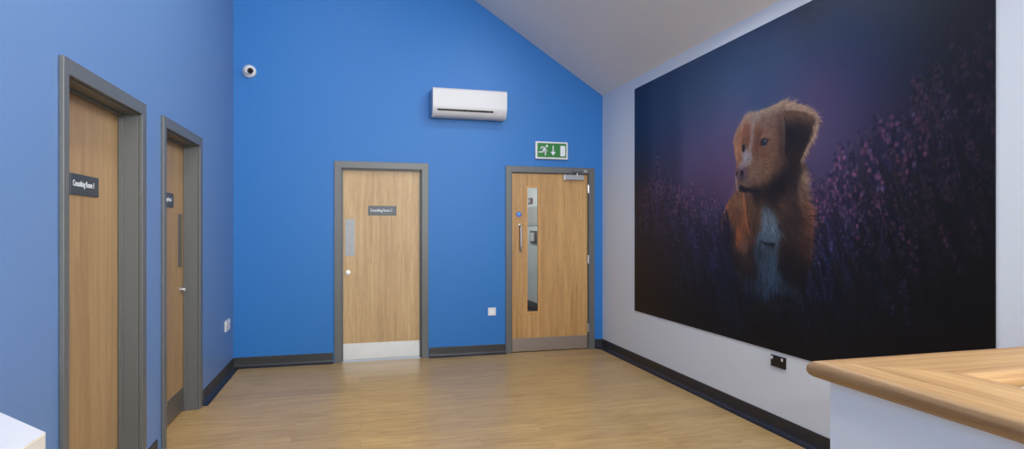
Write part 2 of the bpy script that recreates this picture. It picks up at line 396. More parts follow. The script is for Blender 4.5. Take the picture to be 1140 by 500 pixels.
kickplate(F, d4, la+.003, lb-.003, n, .160, M['kick4'])
w = 3.005
bm = tube(nb(), [F.pt(w, n, 1.455), F.pt(w, n+.03, 1.455), F.pt(w, n+.045, 1.44), F.pt(w, n+.047, 1.40), F.pt(w, n+.047, 1.21), F.pt(w, n+.045, 1.17), F.pt(w, n+.03, 1.155), F.pt(w, n, 1.155)], .0095)
ph = obj('pull_handle', bm, M['steel'], d4, True)
bm = nb()
for z in (1.455, 1.155): cyl(bm, F.pt(w, n, z), F.axis(), .014, .004, 20)
obj('handle_rose', bm, M['steel'], ph)
bm = cyl(nb(), F.pt(2.993, n, 1.579), F.axis(), .030, .003, 32)
ds = obj('fire_door_disc', bm, M['disc'], d4); ds['label'] = 'round blue fire door notice with pale print'
bm = nb(); F.box(bm, 2.979, 3.007, n+.003, n+.0036, 1.585, 1.590); F.box(bm, 2.982, 3.004, n+.003, n+.0036, 1.576, 1.581); F.box(bm, 2.987, 2.999, n+.003, n+.0036, 1.566, 1.571)
prism(bm, [(2.986, 1.592), (3.0, 1.592), (2.993, 1.603)], 'xz', -(n+.003), -(n+.0036)); obj('disc_print', bm, M['discink'], ds)
for z in (1.885, 1.055, .25): hinge(F, d4, lb+.008, z, .010)
bm = nb(); F.box(bm, 3.528, 3.768, n, n+.052, 1.983, 2.043, .004); cl = obj('door_closer', bm, M['satin'], d4)
bm = nb(); F.box(bm, 3.522, 3.536, n, n+.054, 1.981, 2.045, .003); obj('closer_end_cap', bm, M['plastic'], cl)
bm = nb(); tube(bm, [F.pt(3.69, n+.03, 2.043), F.pt(3.69, n+.03, 2.066)], .008)
tube(bm, [F.pt(3.69, n+.034, 2.066), F.pt(3.615, n+.105, 2.078)], .0055); tube(bm, [F.pt(3.615, n+.105, 2.078), F.pt(3.79, .024, 2.090)], .0055)
F.box(bm, 3.77, 3.81, .02, .028, 2.078, 2.102, .001); obj('closer_arm', bm, M['steel'], cl)

# doors 1 and 2, left wall
F, d1, la, lb, lz = door(1, 'left', -3.835, -2.777, .100, M['wood1'], .070, near=.052)
n = -.100
bm = nb(); F.box(bm, la, lb, n-.044, n, .008, lz, .0015); obj('door_leaf', bm, M['wood1'], d1)
kickplate(F, d1, la+.003, lb-.003, n, .185, M['darkplate'])
plate_sign(F, d1, *S1L, n, 'Consulting Room 1', T1L[0], T1L[1], (S1L[2]+S1L[3])/2-.008, .027)
F, d2, la, lb, lz = door(2, 'left', -2.433, -1.404, .100, M['wood1'], .070, near=.052)
bm2 = nb(); F.box(bm2, la, lb, n-.044, n, .008, lz, .0015); obj('door_leaf', bm2, M['wood1'], d2)
kickplate(F, d2, la+.003, lb-.003, n, .185, M['darkplate'])
plate_sign(F, d2, *S2L, n, 'Consulting Room 2', S2L[0]+.045, S2L[1]-.055, (S2L[2]+S2L[3])/2-.008, .027)
bm = nb(); F.box(bm, P2L[0], P2L[1], n, n+.003, P2L[2], P2L[3], .0008); obj('push_plate', bm, M['darkplate'], d2)
lock(F, d2, K2L[0], K2L[1], n)

# corridor behind the glazed door
XC = 4.25
bm = BX(2.4, XC+.1, .15, 7, -.12, -.001); struct('floor_corridor', bm, M['darkfloor'])
struct('wall_corridor', BX(XC, XC+.1, .15, 7, -.001, 2.6), M['white'])
bm = BX(2.3, 2.4, .15, 7, -.001, 2.6); box(bm, 2.3, XC+.1, 7, 7.1, -.001, 2.6); struct('wall_corridor_far', bm, M['white'])
struct('ceiling_corridor', BX(2.3, XC+.1, .15, 7.1, 2.6, 2.7), M['ceil'])
bm = BX(XC-.012, XC, .15, 7, 0, .12); struct('baseboard_corridor', bm, M['skirt'])
def on_corr(name, q, dep, m, label, cat):
    o = obj(name, BX(XC-dep, XC, q[0], q[1], q[2], q[3], .004), m)
    if label: tag(o, label, cat)
    return o
nt1 = on_corr('wall_notice', CQ[0], .006, M['pinkish'], 'small maroon notice on corridor wall behind the glazed door', 'notice')
y0, y1, z0, z1 = CQ[0]
obj('printed_patch', BX(XC-.0075, XC-.006, y0+(y1-y0)*.45, y1-.02, z0+.02, z1-.02), M['paper'], nt1)
nt2 = on_corr('notice_board', CQ[1], .012, M['paper'], 'wide grey notice board on corridor wall seen through the door glass', 'notice board')
y0, y1, z0, z1 = CQ[1]; bm = nb()
rnd = random.Random(4)
for i in range(3):
    for j in range(2):
        a = y0+(y1-y0)*(.08+.31*i); c = z0+(z1-z0)*(.1+.45*j); box(bm, XC-.0135, XC-.012, a, a+(y1-y0)*.24, c, c+(z1-z0)*.34)
obj('pinned_sheet', bm, M['paper'], nt2)
dsp = on_corr('towel_dispenser', CQ[2], .03, M['darkplate'], 'dark edged white dispenser box on corridor wall behind the door glass', 'dispenser')
y0, y1, z0, z1 = CQ[2]
obj('front_cover', BX(XC-.040, XC-.028, y0+.08, y1-.06, z0+.03, z1-.03, .004), M['plastic'], dsp)

# ------------------------------------------------------------------ wall fittings
# air conditioner
ax0, ax1, az0, az1 = 1.985, 2.800, 2.622, 2.928
def acprof(inset=0.):
    p = [(0, az0+.010), (-.10, az0)]
    for i in range(9):
        t = i/8*PI/2; p.append((-.10-.105*math.sin(t), az0+.135*(1-math.cos(t))))
    p += [(-.210, az1-.02), (-.205, az1-.006), (-.195, az1), (0, az1)]
    return p
ac = empty('air_conditioner', ((ax0+ax1)/2, 0, az0))
tag(ac, 'white wall mounted air conditioning unit above the two back doors', 'air conditioner')
# casing with recessed outlet slot cut in the curved underside-front
bm = nb(); pr = acprof()
sx0, sx1 = ax0+.050, ax1-.150
# segments: full casing split in x so that slot opening is real
def seg(bm, x0, x1, prof): prism(bm, prof, 'yz', x0, x1)
def at(i): return pr[i]
# slot between z zs0..zs1 on the front curve
zs0, zs1 = az0+.050, az0+.082
def ycurve(z):
    c = max(-1, min(1, 1-(z-az0)/.135)); t = math.acos(c); return -.10-.105*math.sin(t)
low = [(0, az0+.010), (-.10, az0)]+[(ycurve(az0+.062*k/6), az0+.062*k/6) for k in range(1, 7)]+[(-.13, zs0), (0, zs0)]
up = [(0, zs1), (-.13, zs1), (ycurve(zs1), zs1)]+[(ycurve(zs1+(az0+.135-zs1)*k/6), zs1+(az0+.135-zs1)*k/6) for k in range(1, 7)]+[(-.210, az1-.02), (-.205, az1-.006), (-.195, az1), (0, az1)]
seg(bm, ax0, sx0, pr); seg(bm, sx1, ax1, pr); seg(bm, sx0, sx1, low); seg(bm, sx0, sx1, up)
obj('casing', bm, M['ac'], ac)
obj('outlet_recess', BX(sx0, sx1, -.13, -.10, zs0, zs1), M['slot'], ac)
bm = prism(nb(), [(ycurve(zs0)+.012, zs0+.001), (ycurve(zs0)+.002, zs0+.001), (ycurve(zs0+.009)+.002, zs0+.010), (ycurve(zs0+.009)+.012, zs0+.010)], 'yz', sx0+.004, sx1-.004)
obj('louvre', bm, M['ac'], ac)
for q in (((sx0+sx1)/2-.006, (sx0+sx1)/2+.006, -.185), (sx0+.003, sx0+.03, -.178), (sx1-.06, sx1-.02, -.178)):
    obj('vane_clip', BX(q[0], q[1], q[2], -.13, zs0+.009, zs1-.002), M['slot'], ac)

# exit sign
ex = empty('exit_sign', (3.372, 0, 2.216)); tag(ex, 'green and white fire exit sign above the glazed door', 'exit sign')
X0, X1, Z0, Z1 = 3.176, 3.570, 2.217, 2.420
obj('housing', BX(X0, X1, -.040, 0, Z0, Z1, .010, 3), M['plastic'], ex)
gx0, gx1, gz0, gz1 = X0+.022, X1-.022, Z0+.020, Z1-.020
obj('green_panel', BX(gx0, gx1, -.0425, -.036, gz0, gz1), M['green'], ex)
def fig(bm, pts, a=-.0425, b=-.0437): prism(bm, [(gx0+p[0]*(gx1-gx0), gz0+p[1]*(gz1-gz0)) for p in pts], 'xz', a, b)
def limb(bm, p, q, w1, w2):
    sx, sz = gx1-gx0, gz1-gz0
    P = Vector((p[0]*sx, p[1]*sz)); Q = Vector((q[0]*sx, q[1]*sz)); d = (Q-P).normalized(); nn = Vector((-d.y, d.x))
    prism(bm, [(gx0+a.x, gz0+a.y) for a in (P+nn*w1, P-nn*w1, Q-nn*w2, Q+nn*w2)], 'xz', -.0425, -.0437)
bm = nb()
hx, hz = gx0+.325*(gx1-gx0), gz0+.80*(gz1-gz0); cyl(bm, (hx, -.0425, hz), (0, -1, 0), .0135, .0012, 20)
fig(bm, [(.27, .72), (.21, .70), (.17, .42), (.25, .38), (.30, .60)])                     # torso
limb(bm, (.25, .68), (.15, .74), .006, .005); limb(bm, (.155, .75), (.11, .58), .005, .0045)       # rear arm
limb(bm, (.27, .62), (.30, .50), .006, .005); limb(bm, (.295, .50), (.345, .44), .005, .004)       # front arm
limb(bm, (.22, .44), (.16, .36), .009, .007); limb(bm, (.165, .37), (.04, .36), .007, .006)        # rear leg
limb(bm, (.23, .44), (.29, .32), .009, .007); limb(bm, (.285, .34), (.27, .12), .007, .006)        # front leg
obj('running_figure', bm, M['ink'], ex)
bm = nb(); fig(bm, [(.525, .84), (.56, .84), (.56, .34), (.525, .34)]); fig(bm, [(.455, .40), (.63, .40), (.5425, .14)]); obj('down_arrow', bm, M['ink'], ex)
bm = nb(); fig(bm, [(.79, .84), (.96, .84), (.96, .10), (.79, .10)]); obj('doorway_symbol', bm, M['ink'], ex)

# security camera (small dome on the wall)
cx_, cz_ = .150, 3.015
sc_ = empty('security_camera', (cx_, 0, cz_)); tag(sc_, 'small round white security camera with black lens high on blue wall', 'camera')
bm = cyl(nb(), (cx_, 0, cz_), (0, -1, 0), .068, .035, 40, r2=.060, bev=.004); obj('base_ring', bm, M['plastic'], sc_, True)
lc = Vector((cx_, -.05, cz_)); ld = Vector((.50, -1, -.30)).normalized()
obj('camera_ball', sphere(nb(), lc, .050), M['plastic'], sc_, True)
bm = cyl(nb(), lc+ld*.036, ld, .028, .018, 32, bev=.002)
fc = obj('lens_housing', bm, M['black'], sc_)
obj('lens', sphere(nb(), lc+ld*.050, .012, 16, 10), M['lens'], fc, True)

# switch and sockets
sw = empty('wall_switch_plate', (2.674, 0, .48)); tag(sw, 'small square white plate low on blue wall between the two back doors', 'wall plate')
obj('face_plate', BX(2.629, 2.719, -.009, 0, .435, .525, .003), M['plastic'], sw)
obj('inner_module', BX(2.649, 2.699, -.012, -.008, .455, .505, .002), M['laminate'], sw)
sk = empty('white_double_socket', (0, -.33, .49)); tag(sk, 'white double power socket low on left wall near the corner', 'socket')
obj('face_plate', BX(0, .012, -.44, -.225, .435, .540, .004), M['plastic'], sk)
for yy in (-.4075, -.2575): obj('rocker_switch', BX(.012, .016, yy-.0125, yy+.0125, .505, .525, .001), M['laminate'], sk)
for yy in (-.385, -.285):
    bm = nb(); box(bm, .0115, .0125, yy-.003, yy+.003, .485, .500); box(bm, .0115, .0125, yy-.016, yy-.010, .462, .468); box(bm, .0115, .0125, yy+.010, yy+.016, .462, .468)
    obj('pin_slots', bm, M['black'], sk)
bk = empty('black_double_socket', (W, -3.157, .487)); tag(bk, 'black double power socket with two white rockers under the mural', 'socket')
obj('face_plate', BX(W-.010, W-.0003, -3.234, -3.080, .447, .528, .003), M['black'], bk)
for yy in (-3.098, -3.203):
    obj('rocker_switch', BX(W-.015, W-.009, yy-.006, yy+.006, .499, .519, .001), M['rocker'], bk)
for yy in (-3.120, -3.185):
    bm = nb(); box(bm, W-.0105, W-.0098, yy-.003, yy+.003, .485, .494); box(bm, W-.0105, W-.0098, yy-.014, yy-.008, .466, .472); box(bm, W-.0105, W-.0098, yy+.008, yy+.014, .466, .472)
    obj('pin_slots', bm, M['slot'], bk)

# ------------------------------------------------------------------ reception counter (right, near)
CH = 1.115; TT = .038
cx0, cy1 = 2.151, -5.644            # outer corner of the top
AW, BW = .229, .216                 # widths of the two arms
cxe, cye = W-.02, -8.2
rc = empty('reception_counter', (cx0+.4, -5.9, 0)); tag(rc, 'reception counter with thick rounded oak top and pale grey panels', 'counter')
def arm(name, along, lo, hi, mitre_out, mitre_in, m):
    """bullnosed board; along 'y': runs in y from far mitre to cye; along 'x': runs in x"""
    r = TT/2; prof = []
    wdt = hi-lo
    N = 8
    for i in range(N+1):
        t = -PI/2+PI*i/N; prof.append((lo+r-r*math.cos(t), CH-r+r*math.sin(t)))
    for i in range(N+1):
        t = PI/2-PI*i/N; prof.append((hi-r+r*math.cos(t), CH-r+r*math.sin(t)))
    return prof
bm = nb()
pf = arm('a', 'y', 0, AW, 0, 0, None)
A = []; B = []
for a, z in pf:
    A.append(bm.verts.new((cx0+a, cy1-a*BW/AW, z))); B.append(bm.verts.new((cx0+a, cye, z)))
bm.faces.new(A); bm.faces.new(B[::-1])
for i in range(len(pf)): bm.faces.new((A[i], A[(i+1) % len(pf)], B[(i+1) % len(pf)], B[i]))
t1 = obj('counter_top', bm, M['counter_y'], rc)
bm = nb(); pf = arm('b', 'x', 0, BW, 0, 0, None); A = []; B = []
for a, z in pf:
    A.append(bm.verts.new((cx0+a*AW/BW+.0004, cy1-a, z))); B.append(bm.verts.new((cxe, cy1-a, z)))
bm.faces.new(A); bm.faces.new(B[::-1])
for i in range(len(pf)): bm.faces.new((A[i], A[(i+1) % len(pf)], B[(i+1) % len(pf)], B[i]))
t2 = obj('counter_top', bm, M['counter_x'], rc)
for o in (t1, t2):
    for p in o.data.polygons: p.use_smooth = len(p.vertices) == 4
    md = o.modifiers.new('es', 'EDGE_SPLIT'); md.split_angle = math.radians(40)
px0, py1 = cx0+.024, cy1-.045
bm = BX(px0, px0+.10, cye, py1, 0, CH-TT, .002); obj('front_panel', bm, M['laminate'], rc)
bm = BX(px0+.10, cxe, py1-.10, py1, 0, CH-TT, .002); obj('side_panel', bm, M['laminate'], rc)
obj('inner_worktop', BX(px0+.10, px0+.75, cye, py1-.10, .72, .75, .002), M['counter_y'], rc)

# white unit, bottom left
du = empty('white_display_unit', (.2, -5.2, 0)); tag(du, 'white angled low unit standing against the left wall in front of the nearest door', 'cabinet')
DH = .90
poly = [(.012, -4.516), (.432, -4.998), (.433, -6.3), (.012, -6.3)]
obj('worktop', prism(nb(), poly, 'xy', DH-.0015, DH), M['desk'], du)
def inset_poly(p, d):
    c = Vector((sum(a[0] for a in p)/4, sum(a[1] for a in p)/4)); return [tuple(c+(Vector(a)-c)*(1-d)) for a in p]
obj('edging', prism(nb(), poly, 'xy', DH-.005, DH-.0015, 0), M['edging'], du)
obj('body', prism(nb(), inset_poly(poly, .001), 'xy', .0, DH-.005), M['deskside'], du)

# ------------------------------------------------------------------ the mural
ART = {
 'dog': [(2.767,2.259),(2.672,2.176),(2.63,2.099),(2.651,2.015),(2.672,1.938),(2.676,1.888),(2.656,1.855),(2.649,1.835),(2.665,1.781),(2.66,1.744),(2.674,1.708),(2.582,1.637),(2.532,1.581),(2.48,1.478),(2.447,1.401),(2.497,1.267),(2.665,1.099),(2.733,1.035),(2.756,0.866),(2.865,0.832),(3.01,0.85),(3.146,0.885),(3.275,0.906),(3.387,0.955),(3.429,1.041),(3.454,1.16),(3.47,1.3),(3.475,1.404),(3.486,1.497),(3.47,1.549),(3.437,1.626),(3.439,1.691),(3.441,1.743),(3.424,1.815),(3.4,1.867),(3.439,1.933),(3.49,1.995),(3.534,2.069),(3.534,2.131),(3.493,2.171),(3.396,2.218),(3.292,2.263),(3.204,2.288),(3.102,2.276),(3.02,2.268),(2.935,2.261),(2.833,2.263)],
 'ear': [(3.202,2.213),(3.292,2.206),(3.413,2.17),(3.502,2.136),(3.502,2.095),(3.473,2.03),(3.454,1.977),(3.434,1.954),(3.394,1.894),(3.353,1.843),(3.312,1.83),(3.269,1.859),(3.226,1.923),(3.21,1.998),(3.193,2.072),(3.202,2.145)],
 'chest': [(3.016,1.594),(3.063,1.563),(3.144,1.485),(3.146,1.423),(3.202,1.402),(3.202,1.398),(3.156,1.352),(3.146,1.291),(3.156,1.217),(3.156,1.142),(3.202,1.089),(3.244,1.047),(3.37,1.012),(3.37,0.977),(3.284,0.956),(3.266,0.917),(3.156,0.911),(3.075,0.889),(2.955,0.908),(2.893,0.862),(2.789,0.89),(2.763,1.023),(2.778,1.049),(2.907,1.061),(2.928,1.115),(2.893,1.206),(2.893,1.285),(2.918,1.318),(2.905,1.358),(2.943,1.397),(2.967,1.417),(2.967,1.557)],
 'blaze': [(2.937,2.245),(2.893,2.19),(2.873,2.121),(2.869,2.061),(2.85,1.991),(2.861,1.957),(2.863,1.916),(2.827,1.886),(2.773,1.878),(2.699,1.882),(2.711,1.912),(2.767,1.947),(2.811,1.979),(2.833,2.033),(2.854,2.11),(2.875,2.193),(2.922,2.246)],
 'nose': [(2.699,1.885),(2.767,1.887),(2.8,1.867),(2.813,1.826),(2.8,1.795),(2.754,1.774),(2.699,1.778),(2.665,1.814),(2.657,1.848)],
 'mouth': [(2.693,1.739),(2.722,1.746),(2.767,1.729),(2.811,1.716),(2.865,1.706),(2.918,1.696),(2.969,1.687),(2.949,1.674),(2.886,1.678),(2.822,1.688),(2.778,1.684),(2.745,1.689),(2.704,1.705)],
 'cheekedge': [(3.174,2.175),(3.202,2.158),(3.211,1.996),(3.248,1.893),(3.31,1.82),(3.239,1.827),(3.184,1.9),(3.17,2.014),(3.16,2.102)],
 'browhollow': [(2.907,2.102),(2.949,2.122),(3.01,2.087),(2.969,2.054),(2.949,1.992),(2.918,1.917),(2.886,1.96),(2.897,2.038)],
 'leftshade': [(2.767,2.191),(2.8,2.206),(2.844,2.179),(2.833,2.06),(2.8,1.983),(2.745,1.929),(2.717,1.939),(2.756,2.002),(2.739,2.073)],
 'jaw': [(2.844,1.704),(2.918,1.703),(3.0,1.72),(3.069,1.751),(3.137,1.786),(3.202,1.824),(3.257,1.831),(3.31,1.802),(3.275,1.744),(3.221,1.675),(3.108,1.618),(3.0,1.63),(2.939,1.666),(2.865,1.676)],
 'muz': [(2.865,1.902),(2.907,1.865),(2.939,1.816),(2.918,1.779),(2.844,1.758),(2.789,1.758),(2.811,1.794),(2.827,1.826),(2.822,1.867)],
 'earedge': [(3.204,2.12),(3.198,2.059),(3.213,1.995),(3.23,1.926),(3.275,1.857),(3.315,1.828),(3.357,1.842)],
 'tag': [(2.949,1.332),(2.99,1.32),(3.05,1.311),(3.132,1.316),(3.108,1.281),(3.03,1.292),(2.969,1.31)],
 'lip': [(2.668,1.798),(2.694,1.769),(2.717,1.747),(2.705,1.713),(2.676,1.711),(2.665,1.757)],
 'oline': [(2.749,1.697),(2.767,1.634),(2.776,1.58),(2.789,1.474),(2.822,1.384)],
 'oline2': [(2.807,2.22),(2.774,2.176),(2.754,2.139),(2.745,2.072)],
 'oline3': [(2.699,1.417),(2.688,1.362),(2.682,1.293)],
 'oline4': [(2.588,1.629),(2.54,1.581),(2.485,1.482)],
 'mrim': [(2.66,1.82),(2.668,1.764),(2.682,1.707)],
 'pts': [(3.002,2.03),(2.76,2.019),(2.74,1.836),(2.673,1.834)],
 'fur': [(2.833,2.247,130,108,98),(2.756,2.206,138,105,88),(2.642,2.142,135,102,84),(2.688,2.031,145,96,68),(2.733,2.128,135,86,60),(2.789,2.154,158,98,66),(2.939,2.242,125,108,98),(3.04,2.249,128,106,96),(3.165,2.264,135,112,96),(3.275,2.242,145,116,98),(3.404,2.188,140,108,88),(3.486,2.144,148,114,96),(3.518,2.081,160,130,102),(3.486,2.017,155,118,88),(3.446,1.935,148,104,74),(2.99,2.187,106,78,66),(3.089,2.139,106,76,60),(2.939,2.111,108,68,48),(3.04,2.083,118,83,64),(3.137,2.056,104,68,50),(3.184,2.092,84,60,54),(3.165,2.189,96,70,58),(2.886,2.039,110,68,48),(3.202,1.948,80,54,42),(3.239,2.053,60,42,40),(2.99,1.961,100,65,46),(3.089,1.917,106,72,50),(3.184,1.875,82,56,42),(2.939,1.869,112,80,60),(3.04,1.827,116,82,58),(3.137,1.818,84,56,42),(3.23,1.809,56,38,34),(3.319,1.771,42,30,32),(2.939,1.77,112,80,60),(3.04,1.763,98,70,48),(2.865,1.843,108,76,58),(2.8,1.747,95,72,62),(2.665,2.0,158,110,76),(2.722,1.979,132,80,52),(2.767,2.055,122,78,55),(2.99,1.637,76,52,38),(2.833,1.611,90,62,42),(2.939,1.541,84,56,38),(3.23,1.656,54,38,35),(3.184,1.596,74,50,38),(3.319,1.56,58,42,36),(3.089,1.683,26,19,20),(2.918,1.667,40,29,26),(3.0,1.649,34,25,24),(3.165,1.715,30,22,22),(3.221,1.755,34,25,24),(3.275,1.793,38,28,27),(3.108,1.631,44,32,28),(3.353,1.786,46,34,30),(3.345,1.47,44,32,30),(3.275,1.38,48,35,33),(3.387,1.676,112,84,64),(3.413,1.745,140,110,85),(3.413,1.587,112,76,56),(3.446,1.498,118,70,54),(3.387,1.44,74,46,36),(3.462,1.41,94,56,40),(3.437,1.293,62,38,30),(3.275,1.228,28,20,23),(3.362,1.142,26,19,22),(3.184,1.131,20,18,24),(3.319,1.049,26,19,20),(3.319,1.711,40,29,30),(2.642,1.619,125,78,45),(2.57,1.552,115,72,48),(2.522,1.482,125,76,48),(2.665,1.515,100,62,38),(2.756,1.479,135,76,42),(2.733,1.616,128,84,56),(2.833,1.41,92,56,38),(2.722,1.376,142,80,46),(2.778,1.309,112,74,56),(2.8,1.175,56,40,34),(2.886,1.245,36,28,30),(2.778,1.106,38,28,28),(2.886,1.444,74,50,38),(2.606,1.362,42,30,35),(2.546,1.233,16,16,30),(2.665,1.168,30,24,28),(2.865,1.078,34,26,26),(2.811,0.906,12,14,22),(2.99,0.86,9,10,14),(3.275,0.912,8,9,13),(3.421,0.999,12,11,14),(2.522,1.339,30,22,32)],
 'earc': [(3.221,2.179,84,60,48),(3.292,2.185,92,66,52),(3.404,2.153,80,56,46),(3.486,2.126,95,68,54),(3.319,2.12,52,38,38),(3.257,2.099,36,28,34),(3.404,2.076,48,34,36),(3.319,2.041,34,25,30),(3.404,1.999,46,32,34),(3.239,1.992,44,30,32),(3.319,1.933,54,38,34),(3.362,1.904,64,44,36),(3.301,1.851,66,45,35),(3.31,1.886,56,39,32),(3.257,1.898,62,42,36),(3.429,1.978,60,42,36),(3.486,2.086,70,48,40)],
 'chestc': [(3.02,1.571,62,70,78),(3.02,1.52,72,84,96),(3.069,1.474,72,84,96),(3.108,1.429,66,80,92),(2.99,1.365,58,72,86),(3.089,1.366,66,80,92),(3.174,1.392,50,62,74),(2.969,1.261,34,44,56),(3.069,1.27,42,54,68),(3.069,1.188,46,64,80),(3.069,1.092,46,66,88),(3.01,0.991,40,60,84),(3.108,1.013,42,62,84),(3.202,1.021,30,42,60),(3.345,0.992,38,50,66),(2.811,1.014,28,40,58),(2.811,0.94,24,34,52),(2.886,0.881,12,18,30),(3.137,0.921,14,20,32),(2.969,0.923,22,32,48),(3.275,0.936,12,16,24)],
 'flow': [(2.833,2.247,-0.41,0.91),(2.756,2.193,-0.48,-0.88),(2.642,2.142,-0.18,-0.98),(3.04,2.249,0.99,0.14),(3.165,2.27,0.98,0.2),(3.275,2.255,1.0,-0.07),(3.404,2.194,0.91,-0.42),(3.502,2.129,0.75,-0.66),(3.51,2.059,0.54,-0.84),(3.462,1.974,0.54,-0.84),(2.969,2.171,0.68,0.73),(3.069,2.142,0.99,0.16),(3.137,2.162,0.96,-0.29),(3.202,2.09,0.48,-0.88),(2.99,2.077,0.97,0.25),(2.939,1.967,0.71,-0.7),(3.089,1.936,0.86,-0.52),(3.184,1.863,0.82,-0.57),(2.969,1.833,0.94,-0.33),(2.865,1.776,0.97,-0.25),(3.089,1.771,0.98,-0.21),(2.833,1.879,0.78,-0.63),(2.665,2.0,-0.16,-0.99),(2.733,2.026,-0.15,-0.99),(3.404,1.823,0.55,-0.83),(3.413,1.734,0.84,-0.54),(3.446,1.603,0.92,-0.38),(3.462,1.497,1.0,-0.05),(3.446,1.369,0.82,-0.57),(3.345,1.649,0.38,-0.92),(3.23,1.656,0.57,-0.82),(3.137,1.598,0.96,-0.29),(3.257,1.471,0.59,-0.81),(3.319,1.32,0.27,-0.96),(3.275,1.137,0.06,-1.0),(2.99,1.624,0.42,-0.91),(2.886,1.576,-0.29,-0.96),(2.778,1.566,0.0,-1.0),(2.642,1.55,-0.52,-0.85),(2.546,1.482,-0.45,-0.89),(2.756,1.363,-0.23,-0.97),(2.865,1.277,-0.15,-0.99),(2.778,1.106,0.0,-1.0),(3.04,1.506,0.23,-0.97),(2.99,1.365,-0.52,-0.85),(3.108,1.347,0.52,-0.85),(2.99,1.184,0.43,-0.9),(3.089,1.189,-0.28,-0.96),(3.04,0.994,-0.15,-0.99),(3.184,1.007,0.42,-0.91),(2.811,0.94,-0.41,-0.91)],
 'earflow': [(3.23,2.19,0.78,-0.62),(3.319,2.186,0.86,-0.51),(3.421,2.156,0.82,-0.57),(3.486,2.115,0.45,-0.89),(3.319,2.102,0.6,-0.8),(3.404,2.058,0.26,-0.97),(3.275,2.018,0.14,-0.99),(3.362,1.946,-0.36,-0.93),(3.275,1.914,0.38,-0.92),(3.31,1.862,0.0,-1.0)],
 'bg': [(0.946,2.813,25,40,75),(0.988,2.386,18,35,70),(0.988,2.061,24,28,52),(0.946,1.785,26,21,40),(0.988,1.365,17,14,25),(1.05,0.722,10,10,15),(1.523,2.648,38,52,90),(1.523,2.307,40,50,90),(1.523,2.051,48,45,80),(1.523,1.923,52,41,74),(2.153,2.749,45,60,100),(2.153,2.52,50,62,100),(2.153,2.214,62,62,105),(2.153,1.984,78,62,105),(2.153,1.831,72,54,94),(2.291,1.709,66,48,84),(2.665,2.762,42,58,98),(2.606,2.497,48,68,110),(2.57,2.223,70,65,110),(2.546,1.943,80,62,105),(2.57,1.764,72,52,90),(3.089,2.772,38,50,90),(3.089,2.519,45,62,105),(3.184,2.372,55,62,105),(3.446,2.548,38,50,90),(3.446,2.314,62,60,105),(3.604,2.252,65,50,95),(3.604,2.112,75,60,100),(3.604,1.943,75,62,105),(3.565,1.778,72,60,106),(3.565,1.693,62,50,88),(3.486,2.854,40,47,70),(3.678,2.649,30,45,85),(3.887,2.636,18,38,75),(3.887,2.427,28,42,82),(3.82,2.286,42,45,88),(3.75,2.14,62,52,95),(3.785,2.026,52,48,88),(3.887,2.062,45,42,80),(4.132,2.603,14,28,58),(4.132,2.408,20,34,68),(4.074,2.227,32,35,70),(4.013,2.115,42,36,68),(4.132,2.067,36,31,54),(4.347,2.484,12,18,38),(4.347,2.301,16,20,40),(4.296,2.152,25,22,42),(4.537,2.421,10,12,23),(4.537,2.249,14,14,27),(4.624,2.308,11,11,21),(4.624,2.099,15,13,24),(1.523,1.625,32,25,50),(1.523,1.369,20,17,31),(1.523,1.027,13,13,21),(1.523,0.686,10,10,14),(2.153,1.526,32,25,52),(2.153,1.296,17,18,36),(2.153,0.99,10,12,23),(2.153,0.684,8,8,12),(2.422,0.865,8,10,18),(3.089,0.618,6,6,9),(3.604,1.55,36,26,50),(3.604,1.382,20,18,35),(3.604,1.157,11,13,27),(3.604,0.877,8,9,16),(3.887,1.697,32,24,40),(3.887,1.488,21,17,23),(3.887,1.279,13,12,19),(3.887,0.966,8,8,13),(4.132,1.775,29,22,36),(4.132,1.531,22,18,22),(4.132,1.288,11,11,15),(4.397,1.882,25,20,32),(4.397,1.612,20,17,22),(4.445,1.387,10,10,13),(4.397,1.027,6,6,9),(4.624,1.848,17,14,24),(4.624,1.556,13,12,16),(4.624,1.221,7,7,9),(4.624,0.887,5,5,7),(3.446,0.681,6,6,9),(4.132,0.849,5,5,8)],
 'flc': [(1.05,1.917,45,34,62),(1.434,1.887,78,56,96),(1.855,1.734,92,64,104),(2.291,1.634,92,66,112),(1.434,1.541,44,36,84),(1.855,1.371,38,36,90),(2.291,1.374,40,42,100),(1.342,1.016,18,18,36),(2.008,0.979,22,34,80),(2.422,1.084,24,44,104),(2.546,1.375,52,44,92),(2.665,1.029,20,36,84),(2.153,0.684,10,12,26),(3.526,1.668,96,60,104),(3.641,1.716,100,66,110),(3.641,1.493,64,42,92),(3.82,1.861,76,60,112),(3.887,1.958,60,52,100),(4.044,1.934,70,50,92),(3.951,1.692,66,42,70),(3.604,1.27,22,40,96),(3.678,1.052,18,40,92),(3.887,1.384,34,34,68),(4.243,1.433,70,40,70),(4.243,1.197,30,24,52),(4.074,1.088,26,36,80),(4.188,1.961,60,44,80),(4.397,2.152,34,30,54),(4.537,2.292,28,24,46),(4.537,1.99,52,32,56),(4.397,1.882,52,36,62),(4.445,1.653,34,30,58),(4.581,1.558,38,26,44),(4.537,1.216,20,16,32),(4.445,0.988,10,9,16),(3.82,0.905,12,16,32)],
 'top': [(0.882,1.874),(1.189,1.906),(1.434,1.922),(1.776,1.812),(2.082,1.744),(2.422,1.68),(2.57,1.644),(3.486,1.693),(3.604,1.747),(3.715,1.841),(3.853,1.962),(4.044,2.034),(4.132,2.077),(4.199,2.222),(4.347,2.292),(4.421,2.347),(4.537,2.335),(4.661,2.371)],
}

